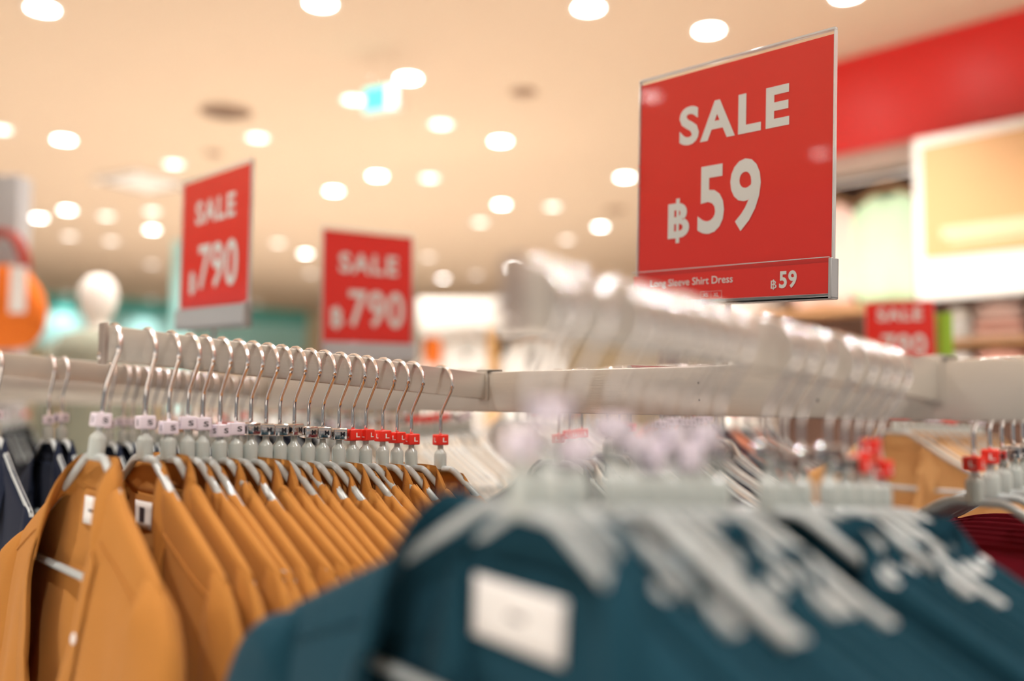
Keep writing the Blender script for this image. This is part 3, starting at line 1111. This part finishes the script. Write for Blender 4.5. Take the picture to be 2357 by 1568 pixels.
# ------------------------------------------------------------------ ceiling fittings
def vent(px_, py_, r, label):
    v = on_z(px_, py_, CEIL)
    root = empty('air_vent', label, 'vent', (v.x, v.y, CEIL), 0)
    bm = nb()
    for k in range(4):
        ra = r * (1 - k * 0.22)
        lathe(bm, [(ra - 0.02, -0.004 - 0.006 * k), (ra, -0.001 - 0.006 * k), (ra - 0.004, -0.012 - 0.006 * k), (ra - 0.024, -0.016 - 0.006 * k)], 32)
    link('louvre_rings', bm, mat('vent_bronze', (0.26, 0.15, 0.09), rough=0.6), root)
    link('throat', lathe(nb(), [(0, -0.002), (r * 0.95, -0.002)], 32), M['brown'], root)
    return root


vent(520, 256, 0.18, 'large dark round air vent in the ceiling, upper left')
vent(1205, 212, 0.09, 'small dark round air vent in the ceiling near the middle')
vent(1418, 482, 0.12, 'faint dark round air vent left of the big sale sign')
vent(492, 352, 0.07, 'small dark round air vent above the left sale sign')
v = on_z(330, 415, CEIL)
ac = empty('air_conditioner', 'white square ceiling air conditioner cassette left of the left sale sign', 'air conditioner', (v.x, v.y, CEIL), 0.3)
link('panel', box(nb(), -0.32, 0.32, -0.32, 0.32, -0.035, -0.001, 0.012, 2), M['wall_white'], ac)
bm = nb()
for k in range(7):
    box(bm, -0.18, 0.18, -0.18 + 0.055 * k, -0.15 + 0.055 * k, -0.040, -0.034)
link('grille', bm, M['lampring'], ac, smooth=False)
bm = nb()
for sx in (-1, 1):
    box(bm, sx * 0.26 - 0.025, sx * 0.26 + 0.025, -0.24, 0.24, -0.0385, -0.034)
    box(bm, -0.24, 0.24, sx * 0.26 - 0.025, sx * 0.26 + 0.025, -0.0385, -0.034)
link('air_slot', bm, M['brown'], ac, smooth=False)

# green running sign hung under the ceiling
p = at(880, 228, 5.5)
ex = empty('exit_sign', 'lit green and white sign hanging under the ceiling lights', 'sign', (p.x, p.y, p.z), math.radians(20))
link('housing', box(nb(), -0.125, 0.125, -0.02, 0.02, -0.075, 0.075, 0.004, 2), M['lampring'], ex)
link('green_panel', box(nb(), -0.118, 0.045, -0.023, -0.020, -0.068, 0.068, 0.001, 1), mat('green_lit_panel', (0.1, 0.6, 0.5), emit=(0.08, 0.85, 0.75), estr=1.3), ex)
link('white_panel', box(nb(), 0.050, 0.118, -0.023, -0.020, -0.068, 0.068, 0.001, 1), mat('white_lit_panel', (0.9, 0.9, 0.9), emit=(1, 1, 1), estr=1.6), ex)
bm = nb()
tube(bm, [(-0.08, 0, 0.074), (-0.08, 0, CEIL - p.z)], 0.004, 8)
tube(bm, [(0.08, 0, 0.074), (0.08, 0, CEIL - p.z)], 0.004, 8)
link('hanging_rod', bm, M['chrome'], ex)

# ------------------------------------------------------------------ right-hand wall of shelving
YW = 5.14
zb = (on_y(1920, 352, YW).z + on_y(2357, 268, YW).z) / 2
struct(slab('trim_1', -3.3, 7, YW, 5.45, zb, CEIL, M['red_wall']))
struct(slab('trim_2', -3.3, 7, YW + 0.05, 5.45, zb - 0.12, zb, M['cornice']))
struct(slab('trim_3', -3.3, 7, 5.42, 5.45, 0.2, zb - 0.12, M['brown']))  # back of the recess, shadow behind the hanging tops painted in as brown

zs1 = on_y(1990, 703, 5.16).z          # shelf under the hanging tops
xl, xr = on_y(1880, 700, 5.16).x, on_y(2108, 700, 5.16).x
un = empty('wall_shelf_unit', 'dark wall shelf unit with light wooden shelves behind the small sale sign', 'shelf unit', (xl, 5.14, 0))
W1 = xr - xl
bm = box(nb(), -1.2, W1 + 2.6, 0.02, 0.27, 0.12, 0.14, 0.002, 1)
link('shelf', bm, M['wood'], un)
link('shelf', box(nb(), -1.2, W1, 0.0, 0.27, zs1 - 0.035, zs1, 0.003, 1), M['wood'], un)
zs2 = on_y(2260, 780, 5.16).z
link('shelf', box(nb(), W1 + 0.02, W1 + 2.6, 0.0, 0.27, zs2 - 0.03, zs2, 0.003, 1), M['wood'], un)
zs3 = zs2 - 0.26
link('shelf', box(nb(), -1.2, W1 + 2.6, 0.0, 0.27, zs3 - 0.03, zs3, 0.003, 1), M['wood'], un)
link('shelf', box(nb(), -1.2, W1, 0.0, 0.27, zs1 - 0.42, zs1 - 0.39, 0.003, 1), M['wood'], un)
for x in (-1.2, W1, W1 + 2.6):
    link('side_panel', box(nb(), x, x + 0.02, 0.02, 0.27, 0.0, zb - 0.14, 0.002, 1), M['brown'], un)
bm = tube(nb(), [(-1.18, 0.12, zb - 0.16), (W1, 0.12, zb - 0.16)], 0.012, 12)
link('hanging_rail', bm, M['chrome'], un)

# poster board
zt_ = on_y(2105, 322, 5.0).z
zbm = on_y(2118, 693, 5.0).z
xp = on_y(2108, 500, 5.0).x
po = empty('poster_board', 'yellow poster board with a white lower strip at the right edge', 'poster', (xp, 5.0, 0))
link('board', box(nb(), 0, 1.3, -0.012, 0.012, zbm, zt_, 0.003, 1), M['wall_white'], po)
zy0 = on_y(2135, 597, 5.0).z
xy = on_y(2126, 500, 5.0).x - xp
link('printed_panel', box(nb(), xy, 1.27, -0.016, -0.012, zy0, zt_ - 0.05, 0.001, 1), mat('poster_yellow', (0.66, 0.38, 0.18), rough=0.5), po)
bm = box(nb(), xy + 0.10, 1.1, -0.018, -0.0162, zy0 + 0.10, zy0 + 0.155)
box(bm, xy + 0.14, 1.0, -0.018, -0.0162, zy0 + 0.065, zy0 + 0.085)
link('pale_strip', bm, mat('poster_pale', (0.88, 0.66, 0.42), rough=0.5), po, smooth=False)
bm = nb()
for x in (0.15, 1.15):
    box(bm, x - 0.02, x + 0.02, 0.012, 0.16, zt_ - 0.30, zt_ - 0.26)
link('wall_bracket', bm, M['tray'], po, smooth=False)


def folded(label, x0, x1, z, cols, Y=5.16, h=0.045, grp='folded clothes on the wall shelves'):
    for k, c in enumerate(cols):
        rr = random.Random(int(x0 * 1000) + k)
        bm = nb()
        w = (x1 - x0) / 2
        f = 1.0 - 0.06 * k

        def top(a, b, hh=h):
            x = (a * 2 - 1) * w * f
            y = 0.10 + (b * 2 - 1) * 0.095 * f
            e = (1 - abs(a * 2 - 1) ** 5) * (1 - abs(b * 2 - 1) ** 5)
            return Vector((x, y, hh * (0.35 + 0.65 * max(0, e) ** 0.6) + 0.004 * math.sin(9 * a + 5 * b + k)))
        V = grid(bm, top, 14, 8)
        W = grid(bm, lambda a, b: Vector(((a * 2 - 1) * w * f, 0.10 + (b * 2 - 1) * 0.095 * f, 0.0)), 14, 8)
        nu, nv = 14, 8
        for i in range(nu):
            bm.faces.new((V[i][0], W[i][0], W[i + 1][0], V[i + 1][0]))
            bm.faces.new((V[i + 1][nv], W[i + 1][nv], W[i][nv], V[i][nv]))
        for j in range(nv):
            bm.faces.new((V[0][j + 1], W[0][j + 1], W[0][j], V[0][j]))
            bm.faces.new((V[nu][j], W[nu][j], W[nu][j + 1], V[nu][j + 1]))
        bmesh.ops.recalc_face_normals(bm, faces=bm.faces[:])
        o = link('folded_top', bm, M[c], None, smooth='full', loc=((x0 + x1) / 2, Y - 0.01, z + h * 0.97 * k + 0.001))
        tag(o, '%s, %s from the shelf' % (label, ORD[k]), 'folded clothes', grp)


def X_(px_, py_, Y=5.1):
    return on_y(px_, py_, Y).x


folded('pink folded top beneath the poster', X_(2226, 730), X_(2352, 730), zs2, ['rose', 'pink', 'rose', 'rose'], h=0.052)
folded('white folded top left of the pink ones', X_(2168, 730), X_(2222, 730), zs2, ['white', 'white', 'white', 'cream'], h=0.045)
folded('dark folded top at the right edge', X_(2356, 730), X_(2480, 730), zs2, ['navy', 'navy', 'navy', 'navy'], h=0.05)
folded('pink folded top on the lower shelf', X_(2226, 840), X_(2352, 840), zs3, ['rose', 'pink', 'rose', 'pink'], h=0.052)
folded('white folded top on the lower shelf', X_(2168, 840), X_(2222, 840), zs3, ['white', 'white', 'white', 'white'], h=0.05)
folded('white folded top under the hanging tops', X_(1915, 760), X_(1960, 760), zs1 - 0.39, ['white', 'white', 'cream'], h=0.05)

# hanging tops on wooden hangers
def wooden_hanger(loc, label):
    root = empty('wooden_hanger', label, 'hanger', loc, 0, 'wooden hangers on the wall rail')
    bm = nb()
    pts = catmull([(-0.19, 0, -0.075), (-0.10, 0, -0.035), (-0.03, 0, -0.002), (0, 0, 0.003), (0.03, 0, -0.002), (0.10, 0, -0.035), (0.19, 0, -0.075)], 24)
    tube(bm, pts, [0.008 + 0.006 * math.sin(PI * k / 24) for k in range(25)], 10)
    link('shoulder_bar', bm, M['wood'], root)
    pts = [(0, 0, 0.01), (0, 0, 0.045), (0.02, 0, 0.065)] + [(0.022 * math.cos(a), 0, 0.078 + 0.022 * math.sin(a)) for a in [PI * k / 10 for k in range(0, 11)]]
    link('hook', tube(nb(), pts, 0.002, 8), M['chrome'], root)
    return root


tee = make_garment('short_sleeve_top', 'x', 'top', M['mint'], 91, sw=0.175, L=0.66, nk=0.075, collar=False, tf=0.03, tb=0.03, fold=0.006, vdepth=0.05, detail=0)
tee2 = make_garment('short_sleeve_top', 'x', 'top', M['rose'], 92, sw=0.175, L=0.66, nk=0.075, collar=False, tf=0.03, tb=0.03, fold=0.006, vdepth=0.05, detail=0)
v = on_y(2030, 410, 5.20)
zr = zb - 0.16
for t, c, x, nm in ((tee, 'mint', v.x, 'pale mint green top hanging left of the poster'), (tee2, 'rose', v.x - 0.40, 'pale pink top hanging beside the mint one')):
    wooden_hanger((x, 5.26, zr - 0.060), 'wooden hanger holding the %s top on the wall rail' % ('mint green' if c == 'mint' else 'pale pink'))
    t.location = (x, 5.26, zr - 0.075)
    t['label'] = nm
    t['group'] = 'tops on the wall rail'

# ------------------------------------------------------------------ far background
struct(slab('trim_4', -16.5, -3.5, 13.7, 14, 2.62, CEIL, M['wall_white']))
struct(slab('trim_5', -20, -19.8, -1, 11.5, 2.98, CEIL, mat('teal_band', (0.12, 0.52, 0.48), rough=0.5)))
struct(slab('trim_6', -20, -19.85, -1, 11.5, 2.30, 2.98, mat('aqua_band', (0.45, 0.84, 0.84), rough=0.5)))


def hung(kind, px_, py_, d, m, label, sc=1.0, cat='top', seed=1):
    """a garment on its own hanger in a far display; px,py = collar"""
    t = make_garment(kind, label, cat, M[m], seed, sw=0.19, L=0.8, nk=0.07, collar=False, tf=0.03, tb=0.03, fold=0.006, detail=0)
    v = at(px_, py_, d)
    t.location = v
    t.rotation_euler = (0, 0, YAW)
    t.scale = (sc,) * 3
    t['group'] = 'clothes in the far display'
    return t


DB = 7.0
o0 = at(960, 900, DB)
rt = Vector((math.cos(YAW), math.sin(YAW), 0))
bay = empty('display_bay', 'white topped display bay of hanging clothes right of the middle sale sign', 'display', (o0.x, o0.y, 0), YAW)
PXM = DB / FPX
link('header_panel', box(nb(), 0.0, 1.05, 0.0, 0.5, EYE + 0.52, EYE + 0.73, 0.01, 2), M['wall_white'], bay)
for a, b in ((160, 186), (-4, 4), (338, 346)):
    link('post', box(nb(), a * PXM, b * PXM, 0.2, 0.26, 0.0, EYE + 0.52, 0.004, 1), M['camel'] if a == 160 else M['nickel'], bay)
link('back_panel', box(nb(), 0.0, 1.12, 0.44, 0.46, 0.1, EYE + 0.52, 0.004, 1), M['wall_white'], bay)
link('rail', tube(nb(), [(0.0, 0.23, EYE + 0.485), (1.12, 0.23, EYE + 0.485)], 0.012, 10), M['chrome'], bay)
for k, (px_, m, sc, lb) in enumerate([(990, 'orange', 0.28, 'orange top in the far display'), (970, 'navy', 0.22, 'navy top left of the orange one in the far display'),
                                      (1070, 'white', 0.72, 'white top in the far display left of the beige post'), (1152, 'black', 0.2, 'narrow black top right of the beige post'),
                                      (1228, 'white', 1.0, 'white top in the far display right of the beige post')]):
    t = hung('hanging_top', px_, 760, DB - 0.05, m, lb, sc, seed=120 + k)
    t.location = Vector((bay.location.x, bay.location.y, 0)) + rt * ((px_ - 960) * PXM) + Vector((-rt.y, rt.x, 0)) * 0.23 + Vector((0, 0, EYE + 0.475))
    hg = wooden_hanger((0, 0, 0), 'wooden hanger of the ' + lb)
    hg.location = t.location - Vector((0, 0, 0.012))
    hg.rotation_euler = (0, 0, YAW)
    hg.scale = (min(sc, 0.9),) * 3
    hg['group'] = 'wooden hangers in the far display'
    t.location.z -= 0.012

# grey column with an orange bag, left edge
c0 = at(-60, 900, 4.2)
col_ = empty('display_tower', 'tall grey display panel at the left edge behind the orange bag', 'display', (c0.x, c0.y, 0), YAW)
link('panel', box(nb(), -0.25, 0.205, -0.06, 0.06, 0.03, EYE + 0.99, 0.006, 2), mat('grey_column', (0.36, 0.35, 0.35), rough=0.6), col_)
link('base_plate', box(nb(), -0.30, 0.30, -0.2, 0.2, 0.0, 0.03, 0.004, 1), M['tray'], col_)
link('hook_peg', tube(nb(), [(0.17, -0.06, EYE + 0.68), (0.17, -0.20, EYE + 0.69)], 0.005, 8), M['chrome'], col_)
bag = empty('tote_bag', 'bright orange bag with dark red loop handle and white tags', 'bag', (0, 0, 0), YAW)
bag.location = c0 + rt * 0.20 - Vector((-rt.y, rt.x, 0)) * 0.17
bag.location.z = EYE + 0.20
bm = nb()
prof = [(0.0, 0.0), (0.10, 0.004), (0.17, 0.05), (0.205, 0.13), (0.19, 0.23), (0.13, 0.32), (0.08, 0.36), (0.0, 0.365)]
pr = catmull(prof, 24)
lathe(bm, [(max(0, a), b) for a, b in pr], 32, 1.0, 0.38)
for v in bm.verts:
    v.co.y += 0.008 * math.sin(14 * v.co.x + 9 * v.co.z)
link('body', bm, M['orange'], bag, smooth='full')
bm = nb()
for sx in (-0.02, 0.03):
    tube(bm, [(0.10 * math.cos(PI * k / 16), sx, 0.34 + 0.17 * math.sin(PI * k / 16)) for k in range(17)], 0.016, 10)
link('handle', bm, mat('dark_red_strap', (0.32, 0.03, 0.015), rough=0.7), bag, smooth='full')
for x, y in ((-0.02, -0.084), (0.112, -0.070)):
    bm = box(nb(), x - 0.036, x + 0.036, y - 0.003, y, 0.15, 0.35, 0.001, 1)
    link('swing_tag', bm, M['label'], bag)

# mannequin
mp = at(220, 900, 4.6)
mq = empty('mannequin', 'white headed shop mannequin in a sage green jacket', 'mannequin', (mp.x, mp.y, 0), YAW)
MZ = -0.12
link('plinth', box(nb(), -0.3, 0.3, -0.25, 0.25, 0.0, 0.19, 0.01, 2), M['wall_white'], mq)
bm = lathe(nb(), [(0, 0.31), (0.05, 0.31), (0.055, 0.6), (0.075, 0.9), (0.10, 1.1), (0.155, 1.18), (0.15, 1.25), (0.13, 1.36), (0.155, 1.50), (0.175, 1.62), (0.15, 1.70),
                  (0.06, 1.73), (0.05, 1.78), (0.06, 1.80), (0.085, 1.85), (0.094, 1.90), (0.088, 1.96), (0.05, 2.005), (0, 2.02)], 28, 1.0, 0.72)
bd = link('body', bm, M['wall_white'], mq, smooth='full', loc=(0, 0, MZ))
bm = lathe(nb(), [(0.165, 1.08), (0.172, 1.2), (0.155, 1.36), (0.178, 1.50), (0.205, 1.62), (0.175, 1.715), (0.075, 1.745), (0.07, 1.72)], 28, 1.0, 0.75)
for sx in (-1, 1):
    tube(bm, [(sx * 0.17, 0, 1.67), (sx * 0.22, 0, 1.55), (sx * 0.24, -0.02, 1.35), (sx * 0.235, -0.05, 1.15)], [0.055, 0.055, 0.048, 0.042], 12)
link('jacket', bm, M['sage'], mq, smooth='full', loc=(0, 0, MZ))

# aqua banner behind the left sale sign
b0 = at(408, 900, 9.0)
bn = empty('display_banner', 'narrow aqua banner behind the left edge of the left sale sign', 'banner', (b0.x, b0.y, 0), YAW)
link('banner_cloth', box(nb(), -0.07, 0.09, -0.01, 0.01, 0.6, EYE + 1.5, 0.002, 1), mat('aqua_cloth', (0.36, 0.70, 0.70), rough=0.7), bn)
link('pole', tube(nb(), [(0, 0.02, 0.0), (0, 0.02, EYE + 1.52)], 0.012, 8), M['chrome'], bn)
link('base', lathe(nb(), [(0, 0), (0.2, 0), (0.2, 0.015), (0, 0.02)], 24), M['tray'], bn)
